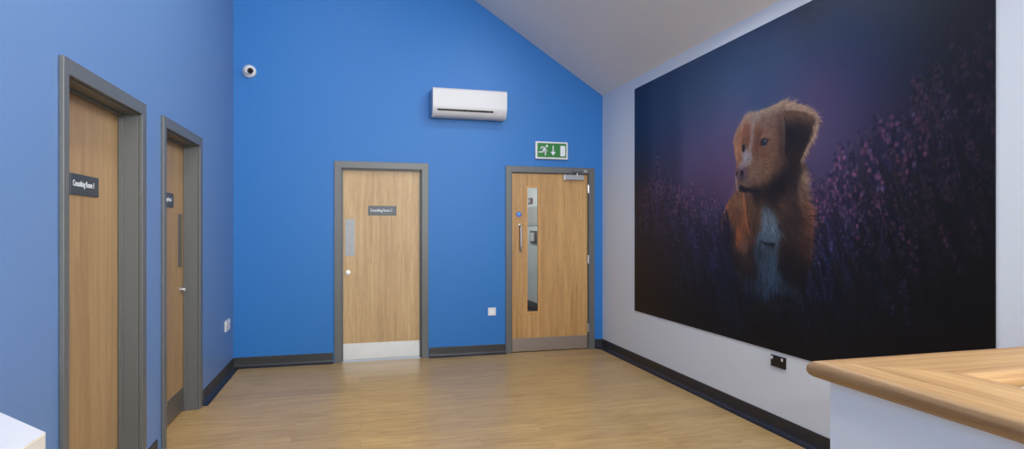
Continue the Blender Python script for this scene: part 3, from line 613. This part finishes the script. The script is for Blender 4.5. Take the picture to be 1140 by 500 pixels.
def paint_mural():
    """paints the dog-in-lavender print in wall metres: U runs along the wall, V is height"""
    U0, U1, V0, V1 = MUR; res = .005
    nx = int((U1-U0)/res)+1; ny = int((V1-V0)/res)+1
    img = np.zeros((ny, nx, 3)); rng = np.random.default_rng(7)
    UU, VV = np.meshgrid(np.linspace(U0, U1, nx), np.linspace(V0, V1, ny))
    def ix(u): return (u-U0)/res
    def iy(v): return (v-V0)/res
    def idw(key, pu, pv, power=2.6, eps=.012):
        S = np.array(ART[key], float); num = np.zeros(pu.shape+(S.shape[1]-2,)); den = np.zeros(pu.shape)
        for s in S:
            w = 1/((pu-s[0])**2+(pv-s[1])**2+eps**2)**(power/2); den += w; num += w[..., None]*s[2:]
        return num/den[..., None]
    def gfield(key, pu, pv, sig):
        S = np.array(ART[key], float); num = np.zeros(pu.shape+(3,)); den = np.zeros(pu.shape)
        for s in S:
            d2 = (pu-s[0])**2+(pv-s[1])**2; w = np.exp(-d2/(2*sig*sig))+1e-5/(d2+.02)**2; den += w; num += w[..., None]*s[2:]
        return num/den[..., None]
    def mask(key, soft):
        P = np.array(ART[key], float); u0, v0 = P.min(0)-.06; u1, v1 = P.max(0)+.06
        a0, a1 = max(0, int(ix(u0))), min(nx, int(ix(u1))+1); b0, b1 = max(0, int(iy(v0))), min(ny, int(iy(v1))+1)
        pu, pv = UU[b0:b1, a0:a1], VV[b0:b1, a0:a1]; ins = np.zeros(pu.shape, bool); d = np.full(pu.shape, 9.)
        for i in range(len(P)):
            p, q = P[i], P[(i+1) % len(P)]
            c = ((p[1] > pv) != (q[1] > pv)) & (pu < (q[0]-p[0])*(pv-p[1])/((q[1]-p[1]) or 1e-9)+p[0]); ins ^= c
            e = q-p; t = np.clip(((pu-p[0])*e[0]+(pv-p[1])*e[1])/(e @ e+1e-12), 0, 1)
            d = np.minimum(d, np.hypot(pu-p[0]-t*e[0], pv-p[1]-t*e[1]))
        sd = np.where(ins, d, -d); return (slice(b0, b1), slice(a0, a1)), np.clip(.5+sd/soft, 0, 1)
    def fill(key, col, soft=.01, op=1.):
        sl, m = mask(key, soft); m = m[..., None]*op
        img[sl] = img[sl]*(1-m)+np.asarray(col, float)*m
    def seg(p, q, w0, w1, col, op):
        x0, y0, x1, y1 = ix(p[0]), iy(p[1]), ix(q[0]), iy(q[1]); w0, w1 = w0/res, w1/res
        r = max(w0, w1)+1.2
        a0, a1 = int(max(0, min(x0, x1)-r)), int(min(nx, max(x0, x1)+r+1)); b0, b1 = int(max(0, min(y0, y1)-r)), int(min(ny, max(y0, y1)+r+1))
        if a1 <= a0 or b1 <= b0: return
        Y, X = np.mgrid[b0:b1, a0:a1]; dx, dy = x1-x0, y1-y0
        t = np.clip(((X-x0)*dx+(Y-y0)*dy)/(dx*dx+dy*dy+1e-9), 0, 1)
        d = np.hypot(X-x0-t*dx, Y-y0-t*dy); a = (np.clip((w0+(w1-w0)*t)-d+.5, 0, 1)*op)[..., None]
        img[b0:b1, a0:a1] = img[b0:b1, a0:a1]*(1-a)+np.asarray(col)*a
    def blob(c, ru, rv, col, op=1., soft=.5):
        a0, a1 = int(max(0, ix(c[0]-ru*1.6))), int(min(nx, ix(c[0]+ru*1.6)+2)); b0, b1 = int(max(0, iy(c[1]-rv*1.6))), int(min(ny, iy(c[1]+rv*1.6)+2))
        if a1 <= a0 or b1 <= b0: return
        Y, X = np.mgrid[b0:b1, a0:a1]; d = np.hypot((X-ix(c[0]))/(ru/res), (Y-iy(c[1]))/(rv/res))
        a = (np.clip((1-d)/soft+.5, 0, 1)*op)[..., None]; img[b0:b1, a0:a1] = img[b0:b1, a0:a1]*(1-a)+np.asarray(col, float)*a
    # backdrop gradient
    img[:] = gfield('bg', UU, VV, .16)*np.array([1, 1, .9])
    # lavender field
    TP = np.array(ART['top'], float)
    def flower(u, v, length, lean, sz, fc, op=.8, pink=.25):
        steps = max(4, int(length/(sz*2.1)))
        for k in range(steps):
            t = k/steps; cu, cv_ = u-lean*t*length, v-t*length
            n_ = 1 if k == 0 else (2 if t < .3 else 3)
            for j in range(n_):
                off = (j-(n_-1)/2)*sz*1.5+rng.normal(0, sz*.35)
                q = rng.random()
                col = np.array(fc)*rng.uniform(.75, 1.4)*np.array([1, 1.0, .95])*np.interp(u, [1.0, 3.2, 3.5, 4.6], [1, 1.05, 1.0, .8])
                if q < pink: col = col*np.array([1.4, .92, .9])
                elif q > .42: col = col*np.array([.38, .46, .6])
                col = col*.78+col.mean()*.2
                blob((cu+off, cv_+rng.normal(0, sz*.3)), sz*rng.uniform(.55, .9), sz*rng.uniform(.7, 1.15), col, op*rng.uniform(.6, 1), .9)
    us = rng.uniform(U0, U1, 760); items = []
    for u in us:
        top = np.interp(u, TP[:, 0], TP[:, 1]); dd = rng.random()**1.3*1.35
        v = top-dd+.02
        if v < V0+.1: continue
        items.append((v, u, top-v))
    items.sort(key=lambda s: s[2])
    for v, u, dep in items:
        fc = gfield('flc', np.array(u), np.array(v-.08), .17); right = u > 1.6
        lean = rng.normal(-.03, .06) if not right else rng.normal(-.38, .12)
        sz = rng.uniform(.010, .017) if not right else rng.uniform(.008, .0145)
        fade = .75 if dep < .35 else .75*max(.16, 1-(dep-.35)*1.25)
        ln = rng.uniform(.12, .26)
        # stalk
        if rng.random() < .7:
            L = rng.uniform(.15, .5); stem = np.array([44, 36, 38])*(.9 if right else .6)*max(.25, 1-dep*.75)
            seg((u, v), (u-lean*(ln+L), v-ln-L), .002, .002, stem, .45)
        flower(u, v, ln, lean, sz, fc, fade, .24 if fc[0] > fc[2]*.7 else .12)
    for k in range(900):   # fine dark and light blades
        u = rng.uniform(U0, U1); top = np.interp(u, TP[:, 0], TP[:, 1]); v = top-rng.uniform(.25, 1.6)
        if v < V0: continue
        base = img[int(iy(v)) % ny, int(ix(u)) % nx]; right = u > 1.5; l_ = rng.uniform(.08, .3); sl = (-.3 if right else 0)+rng.normal(0, .12)
        seg((u, v), (u-sl*l_, v-l_), .0025, .001, base*rng.choice([.45, 1.6])+rng.choice([0, 3]), .5)
    # isolated spikes standing above the field
    for (u, v, l_, ln, s) in SPIKES:
        fc = gfield('flc', np.array(u), np.array(v-.1), .15); flower(u, v, l_, ln, s, fc, .9, .3)
    # --- the dog
    sl, m = mask('dog', .02)
    m2 = m.copy(); pu, pv = UU[sl], VV[sl]
    # sink into the field towards the bottom
    col = idw('fur', pu, pv, 3.2, .02); img[sl] = img[sl]*(1-m[..., None])+col*m[..., None]
    sle, me_ = mask('ear', .016); ce = idw('earc', UU[sle], VV[sle], 3., .02)*.68; img[sle] = img[sle]*(1-me_[..., None])+ce*me_[..., None]
    slc, mc = mask('chest', .05); cc = idw('chestc', UU[slc], VV[slc], 3., .02)*1.3; img[slc] = img[slc]*(1-mc[..., None])+cc*mc[..., None]
    fill('blaze', (128, 128, 134), .022, .7)
    fill('jaw', (26, 19, 20), .09, .7); fill('muz', (126, 96, 76), .06, .35)
    base = img.copy()
    P = np.array(ART['dog'], float); lo, hi = P.min(0), P.max(0)
    full = np.zeros((ny, nx)); full[sl] = m; ear = np.zeros((ny, nx)); ear[sle] = me_
    def hair(u, v, dirkey, length, w, jit, contrast, inside=True, op=.55):
        i, j = int(iy(v)), int(ix(u))
        if not (0 <= i < ny and 0 <= j < nx): return
        if inside and full[i, j] < .5: return
        c = base[i, j]*(1+rng.normal(0, contrast))
        d = idw(dirkey, np.array(u), np.array(v), 3.5, .01); a = math.atan2(d[1], d[0])+rng.normal(0, jit)
        b = a+rng.normal(0, .25); p1 = (u+math.cos(a)*length*.5, v+math.sin(a)*length*.5); p2 = (p1[0]+math.cos(b)*length*.5, p1[1]+math.sin(b)*length*.5)
        seg((u, v), p1, w, w*.8, c, op); seg(p1, p2, w*.8, w*.3, c, op*.85)
    # fringe hairs growing out of the silhouette
    k = len(P)
    cen = P.mean(0)
    for i in range(k):
        p, q = P[i], P[(i+1) % k]; L = np.linalg.norm(q-p)
        if (p[1]+q[1])/2 < FR_LOW: continue
        for s in range(max(1, int(L/.0035))):
            t = rng.random(); a = p+(q-p)*t; e = (q-p)/L; nrm = np.array([-e[1], e[0]])
            if NSIGN*1 < 0: nrm = -nrm
            d = idw('flow', np.array(a[0]), np.array(a[1]), 3.5, .01); d = d/np.linalg.norm(d)
            muzz = (a[0] < MZ[0]) and (MZ[1] < a[1] < MZ[2])
            if muzz: continue
            dd = d*.8+nrm*rng.uniform(.25, .8); dd /= np.linalg.norm(dd)
            ln = rng.uniform(.015, .05)*(1.25 if a[0] > EARX else .85); st = a-nrm*.018
            ii, jj = int(iy(st[1])), int(ix(st[0])); ii = min(max(ii, 0), ny-1); jj = min(max(jj, 0), nx-1)
            c = base[ii, jj]*rng.uniform(.85, 1.25); m_ = st+dd*ln*.6+rng.normal(0, .002, 2)
            seg(st, m_, .0034, .003, c, .5); seg(m_, st+dd*ln*1.25, .003, .001, c, .42)
    for s in range(14000):
        u = rng.uniform(lo[0], hi[0]); v = rng.uniform(lo[1], hi[1]); i, j = int(iy(v)), int(ix(u))
        if not (0 <= i < ny and 0 <= j < nx) or full[i, j] < .5: continue
        if ear[i, j] > .5: hair(u, v, 'earflow', rng.uniform(.04, .1), .0026, .10, .22)
        else:
            head = v > HEADV; hair(u, v, 'flow', rng.uniform(.014, .038) if head else rng.uniform(.04, .1), .0024, .2, .17 if head else .27)
    # light strands over the top of the ear
    E0 = np.array(ART['ear'], float)
    for s in range(170):
        t = rng.uniform(0, 3); i = int(t); a = E0[i]+(E0[i+1]-E0[i])*(t-i); d = np.array([.7, -.75])+rng.normal(0, .16, 2); ln = rng.uniform(.04, .14)
        c = np.array([112, 80, 60])*rng.uniform(.5, 1.15); m_ = a+d*ln*.5; seg(a, m_, .0028, .0024, c, .5); seg(m_, a+d*ln+np.array([0, -.01]), .0022, .0008, c, .35)
    L = ART['earedge']
    for a, b in zip(L, L[1:]): seg(a, b, .010, .009, (24, 17, 18), .6)
    # pale strands falling in front of the ear
    for s in range(40):
        a = E0[-1]+rng.normal(0, .012, 2)+np.array([0, rng.uniform(-.1, .06)]); ln = rng.uniform(.06, .14); seg(a, a+np.array([rng.normal(.01, .01), -ln]), .0025, .001, np.array([128, 98, 76])*rng.uniform(.6, 1.1), .5)
    # pale rim of the ear and crown
    for (ka, kb) in RIM:
        for i in range(ka, kb):
            p, q = P[i], P[(i+1) % k]
            for s in range(int(np.linalg.norm(q-p)/.002)):
                a = p+(q-p)*rng.random(); inn = (cen-a)/np.linalg.norm(cen-a); a = a+inn*rng.uniform(0, .03)
                d = idw('flow', np.array(a[0]), np.array(a[1]), 3.5, .01)+rng.normal(0, .2, 2); ln = rng.uniform(.015, .04)
                seg(a, a+d*ln, .0026, .001, np.array([160, 130, 104])*rng.uniform(.75, 1.12), .42)
    # orange back-lit lines
    for key, w, c in (('oline', .009, (176, 96, 52)), ('oline2', .008, (150, 86, 52)), ('oline3', .016, (160, 84, 44)), ('oline4', .012, (158, 90, 54))):
        L = ART[key]
        for a, b in zip(L, L[1:]):
            seg(a, b, w, w, c, .55)
            for s in range(14):
                t = rng.random(); p = np.array(a)*(1-t)+np.array(b)*t+rng.normal(0, .006, 2); d = np.array(b)-np.array(a); d /= np.linalg.norm(d); q = p+d*.04+rng.normal(0, .005, 2)
                seg(p, q, .003, .001, np.array(c)*rng.uniform(.7, 1.2), .6)
    # face
    fill('cheekedge', (44, 30, 28), .06, .55); fill('browhollow', (74, 44, 34), .05, .45); fill('leftshade', (84, 52, 40), .03, .5); fill('mouth', (20, 15, 21), .02, .9); fill('lip', (96, 84, 92), .012, .7)
    L = ART['mrim']
    for a, b in zip(L, L[1:]): seg(a, b, .007, .006, (168, 138, 116), .8)
    fill('nose', (88, 66, 76), .02, .95)
    pts_ = [np.array(p) for p in ART['pts']]; blob(pts_[2]+np.array([.035, .135]), .04, .045, (150, 156, 172), .6, 1.)
    e1, e2, n1, n2 = [np.array(p) for p in ART['pts']]
    blob(n1+np.array([-.004, .045]), .040, .020, (128, 104, 114), .6, .9); blob(n1+np.array([.0, -.035]), .03, .028, (60, 42, 48), .6, .9)
    blob(n1, .017, .020, (18, 11, 15), 1, .6); blob(n2, .008, .018, (22, 13, 18), 1, .6); seg(n1+np.array([-.024, -.012]), n1+np.array([-.022, -.05]), .003, .003, (40, 26, 32), .8)
    blob(e1+np.array([-.002, .02]), .055, .018, (74, 44, 34), .5, .9)
    blob(e1, .038, .027, (24, 17, 20), .95, .5); blob(e1+np.array([.003, -.001])  , .022, .020, (40, 56, 80), 1, .5); blob(e1+np.array([.002, .001]), .013, .013, (8, 10, 18), 1, .5); blob(e1+np.array([.010, .008]), .007, .006, (110, 130, 160), .9, .6)
    seg(e1+np.array([.028, .004]), e1+np.array([.062, .012]), .007, .003, (26, 18, 20), .8); seg(e1+np.array([-.03, -.004]), e1+np.array([-.06, -.02]), .006, .002, (50, 32, 28), .7)
    seg(e1+np.array([-.03, -.03]), e1+np.array([.035, -.026]), .003, .002, (128, 98, 80), .6)
    blob(e2, .020, .030, (18, 14, 18), .95, .5); blob(e2+np.array([.004, .006]), .007, .008, (58, 64, 84), .9, .6)
    for s in range(26):   # brow hairs and whiskers
        a = e1+np.array([rng.uniform(-.05, .06), rng.uniform(.03, .06)]); seg(a, a+np.array([.03, .012])+rng.normal(0, .006, 2), .0025, .001, np.array([140, 104, 84])*rng.uniform(.7, 1.1), .5)
    for s in range(7):
        a = n2+np.array([.01, -.06-.008*s]); seg(a, a+np.array([-.06-.01*s, -.03-.012*s]), .0016, .0008, (120, 92, 84), .5)
    fill('tag', (15, 17, 24), .014, .95)
    for s in range(700):   # chest tufts in blue-white
        S = np.array(ART['chestc'])[rng.integers(0, len(ART['chestc'])-5)]; a = S[:2]+rng.normal(0, .028, 2); i, j = int(iy(a[1])), int(ix(a[0]))
        if not (0 <= i < ny and 0 <= j < nx): continue
        d = idw('flow', a[0:1], a[1:2], 3.5, .01)[0]+rng.normal(0, .2, 2); seg(a, a+d*rng.uniform(.03, .07), .0028, .001, img[i, j]*rng.choice([.7, 1.25]), .5)
    # foreground lavender over the dog's flank and feet
    for s in range(150):
        u = rng.uniform(*FG[:2]); v = rng.uniform(*FG[2:]); 
        if u > FG[0]+(FG[1]-FG[0])*(.42+.5*max(0, (FG[3]-.35-v)))+rng.normal(0, .02): continue
        fc = gfield('flc', np.array(u), np.array(v), .12)*.7; flower(u, v, rng.uniform(.08, .2), rng.normal(-.05, .05), .0125, fc, .8, .12)
        seg((u, v), (u+.02, v-.35), .004, .003, (10, 11, 18), .55)
    for s in range(90):
        u = rng.uniform(lo[0]-.1, hi[0]+.15); v = FR_LOW-.18-rng.random()*.3; seg((u, v+rng.uniform(.0, .16)), (u+rng.normal(0, .03), v-.2), .005, .004, (7, 8, 12), .5)
    lum = (img @ np.array([.3, .55, .15]))[..., None]; img[:] = img*.88+lum*.12
    d_ = full[..., None]; dk = np.interp(VV, [FR_LOW-.25, FR_LOW+.1, HEADV, HEADV+.2], [.62, .78, .84, .92])[..., None]; img[:] = img*(1-d_*(1-dk))
    # print grain
    img *= (1+rng.normal(0, .035, (ny, nx)))[..., None]
    return np.clip(img, 3, 255), UU, VV, nx, ny

img, UU, VV, nx, ny = paint_mural()
MT = .006
verts = np.empty((ny, nx, 3)); verts[..., 0] = W-MT; verts[..., 1] = -UU; verts[..., 2] = VV
me = bpy.data.meshes.new('dog_mural')
ii = np.arange(ny*nx).reshape(ny, nx)
quads = np.stack([ii[:-1, :-1], ii[:-1, 1:], ii[1:, 1:], ii[1:, :-1]], -1).reshape(-1, 4)
vl = verts.reshape(-1, 3); nvt = len(vl)
u0, u1, v0, v1 = UU[0, 0], UU[0, -1], VV[0, 0], VV[-1, 0]
ext = np.array([[x, -u, v] for (u, v) in ((u0, v0), (u1, v0), (u1, v1), (u0, v1)) for x in (W-MT, W-.0005)])
side = []
for a in range(4):
    b = (a+1) % 4; side.append([nvt+2*a, nvt+2*b, nvt+2*b+1, nvt+2*a+1])
side.append([nvt+1, nvt+3, nvt+5, nvt+7])
allv = np.concatenate([vl, ext]); allq = np.concatenate([quads, np.array(side)])
me.vertices.add(len(allv)); me.vertices.foreach_set('co', allv.astype(np.float32).ravel())
me.loops.add(allq.size); me.loops.foreach_set('vertex_index', allq.astype(np.int32).ravel())
me.polygons.add(len(allq)); me.polygons.foreach_set('loop_start', (np.arange(len(allq))*4).astype(np.int32))
me.update(calc_edges=True)
lin = img.reshape(-1, 3)/255.; lin = np.where(lin <= .04045, lin/12.92, ((lin+.055)/1.055)**2.4)*MGAIN
ca = me.color_attributes.new('print', 'FLOAT_COLOR', 'POINT')
cd = np.ones((len(allv), 4), np.float32); cd[:nvt, :3] = lin; cd[nvt:, :3] = .02; ca.data.foreach_set('color', cd.ravel())
mm = mat('printed_mural', (0, 0, 0, 1), .45, spec=MSPEC)
at_ = mm.node_tree.nodes.new('ShaderNodeVertexColor'); at_.layer_name = 'print'
mm.node_tree.links.new(at_.outputs['Color'], mm.node_tree.nodes['Principled BSDF'].inputs['Base Color'])
me.materials.append(mm)
mo = bpy.data.objects.new('dog_mural', me); C.objects.link(mo)
tag(mo, 'large mural print of a brown and white dog sitting in purple lavender', 'mural')

# ------------------------------------------------------------------ light
def area(name, loc, direction, sx, sy, power, col, spread=PI):
    l = bpy.data.lights.new(name, 'AREA'); l.shape = 'RECTANGLE'; l.size = sx; l.size_y = sy; l.energy = power; l.color = col; l.spread = spread
    o = bpy.data.objects.new(name, l); C.objects.link(o); o.location = loc
    o.rotation_euler = Vector(direction).to_track_quat('-Z', 'Y').to_euler(); return o
def panel(x, y, power, s=.30):
    """square LED panel let into the sloping ceiling"""
    z = ceil_z(x); nrm = Vector((-SL, 0, -1)).normalized()
    e = Vector((1, 0, -SL)).normalized(); f = Vector((0, 1, 0)); c = Vector((x, y, z))
    def slab(a, b, h0, h1, m, name, parent):
        bm = nb(); P = []
        for h in (h0, h1):
            for (p, q) in ((-1, -1), (1, -1), (1, 1), (-1, 1)): P.append(bm.verts.new(c+e*p*a+f*q*b+nrm*h))
        for F_ in ((0, 1, 2, 3), (7, 6, 5, 4), (0, 1, 5, 4), (1, 2, 6, 5), (2, 3, 7, 6), (3, 0, 4, 7)): bm.faces.new([P[i] for i in F_])
        return obj(name, bm, m, parent)
    r = empty('ceiling_light', c); tag(r, PLAB.pop(0), 'ceiling light', 'ceiling lights')
    slab(s/2+.015, s/2+.015, 0, .012, M['plastic'], 'bezel', r); slab(s/2, s/2, .012, .014, M['lampface'], 'diffuser', r)
    area('panel_lamp', c+nrm*.02, nrm, s, s, power, LAMPCOL)
PLAB = ['square ceiling light panel nearest the back wall on the right', 'square ceiling light panel over the mural side of the room',
        'square ceiling light panel high over the left side', 'square ceiling light panel nearest the reception counter', 'square ceiling light panel high over the left doors']
LAMPCOL = (1, .985, .92)
for x_, y_, p_ in ((2.9, -1.6, 15), (3.2, -3.0, 34), (1.2, -2.9, 34), (2.9, -5.3, 22), (1.2, -5.0, 32)): panel(x_, y_, p_)
for (a_, b_, c_, d_) in wins:
    area('window_daylight', ((a_+b_)/2, YB-.2, (c_+d_)/2), (0, 1, 0), b_-a_, d_-c_, 150, (.92, .97, 1))  # area lights added at the unseen rear windows as soft fill
ul = empty('wall_uplighter', (3.0, YB, 2.9)); tag(ul, 'white wall uplighter high on the rear wall between two windows', 'wall light')
bm = prism(nb(), [(YB+.001, 2.80), (YB+.12, 2.80), (YB+.20, 2.95), (YB+.001, 2.95)], 'yz', 2.6, 3.4, .006); obj('shade', bm, M['plastic'], ul)
area('uplighter_lamp', (3.0, YB+.2, 3.0), (-.02, 1.1, 1), .8, .2, 380, (1, .98, .95))  # unseen fill added to brighten the ceiling, with a made-up housing
area('reception_lamp', (4.5, -8.5, ZT-.1), (0, 0, -1), 3, 1.5, 160, LAMPCOL)  # unseen overhead area light added to fill the room from behind
w_ = bpy.data.worlds.new('w'); bpy.context.scene.world = w_; w_.use_nodes = True
w_.node_tree.nodes['Background'].inputs[0].default_value = (.75, .86, 1, 1); w_.node_tree.nodes['Background'].inputs[1].default_value = .5
area('corridor_lamp', (3.3, 3., 2.58), (0, 0, -1), .6, 3., 32, (1, .97, .93))
vs = bpy.context.scene.view_settings; vs.view_transform = 'Standard'; vs.look = 'None'; vs.gamma = 1; vs.exposure = .02; vs.use_curve_mapping = False

# ------------------------------------------------------------------ camera
cam = bpy.data.cameras.new('camera'); co = bpy.data.objects.new('camera', cam); C.objects.link(co)
cam.sensor_width = 36; cam.lens = 686.3163/1140*36; cam.clip_start = .05
cam.shift_x = (570-586.4638)/1140; cam.shift_y = (255.4266-250)/1140
co.location = (1.174, -6.8069, 1.4076); co.rotation_euler = (PI/2, 0, -.2735)
bpy.context.scene.camera = co
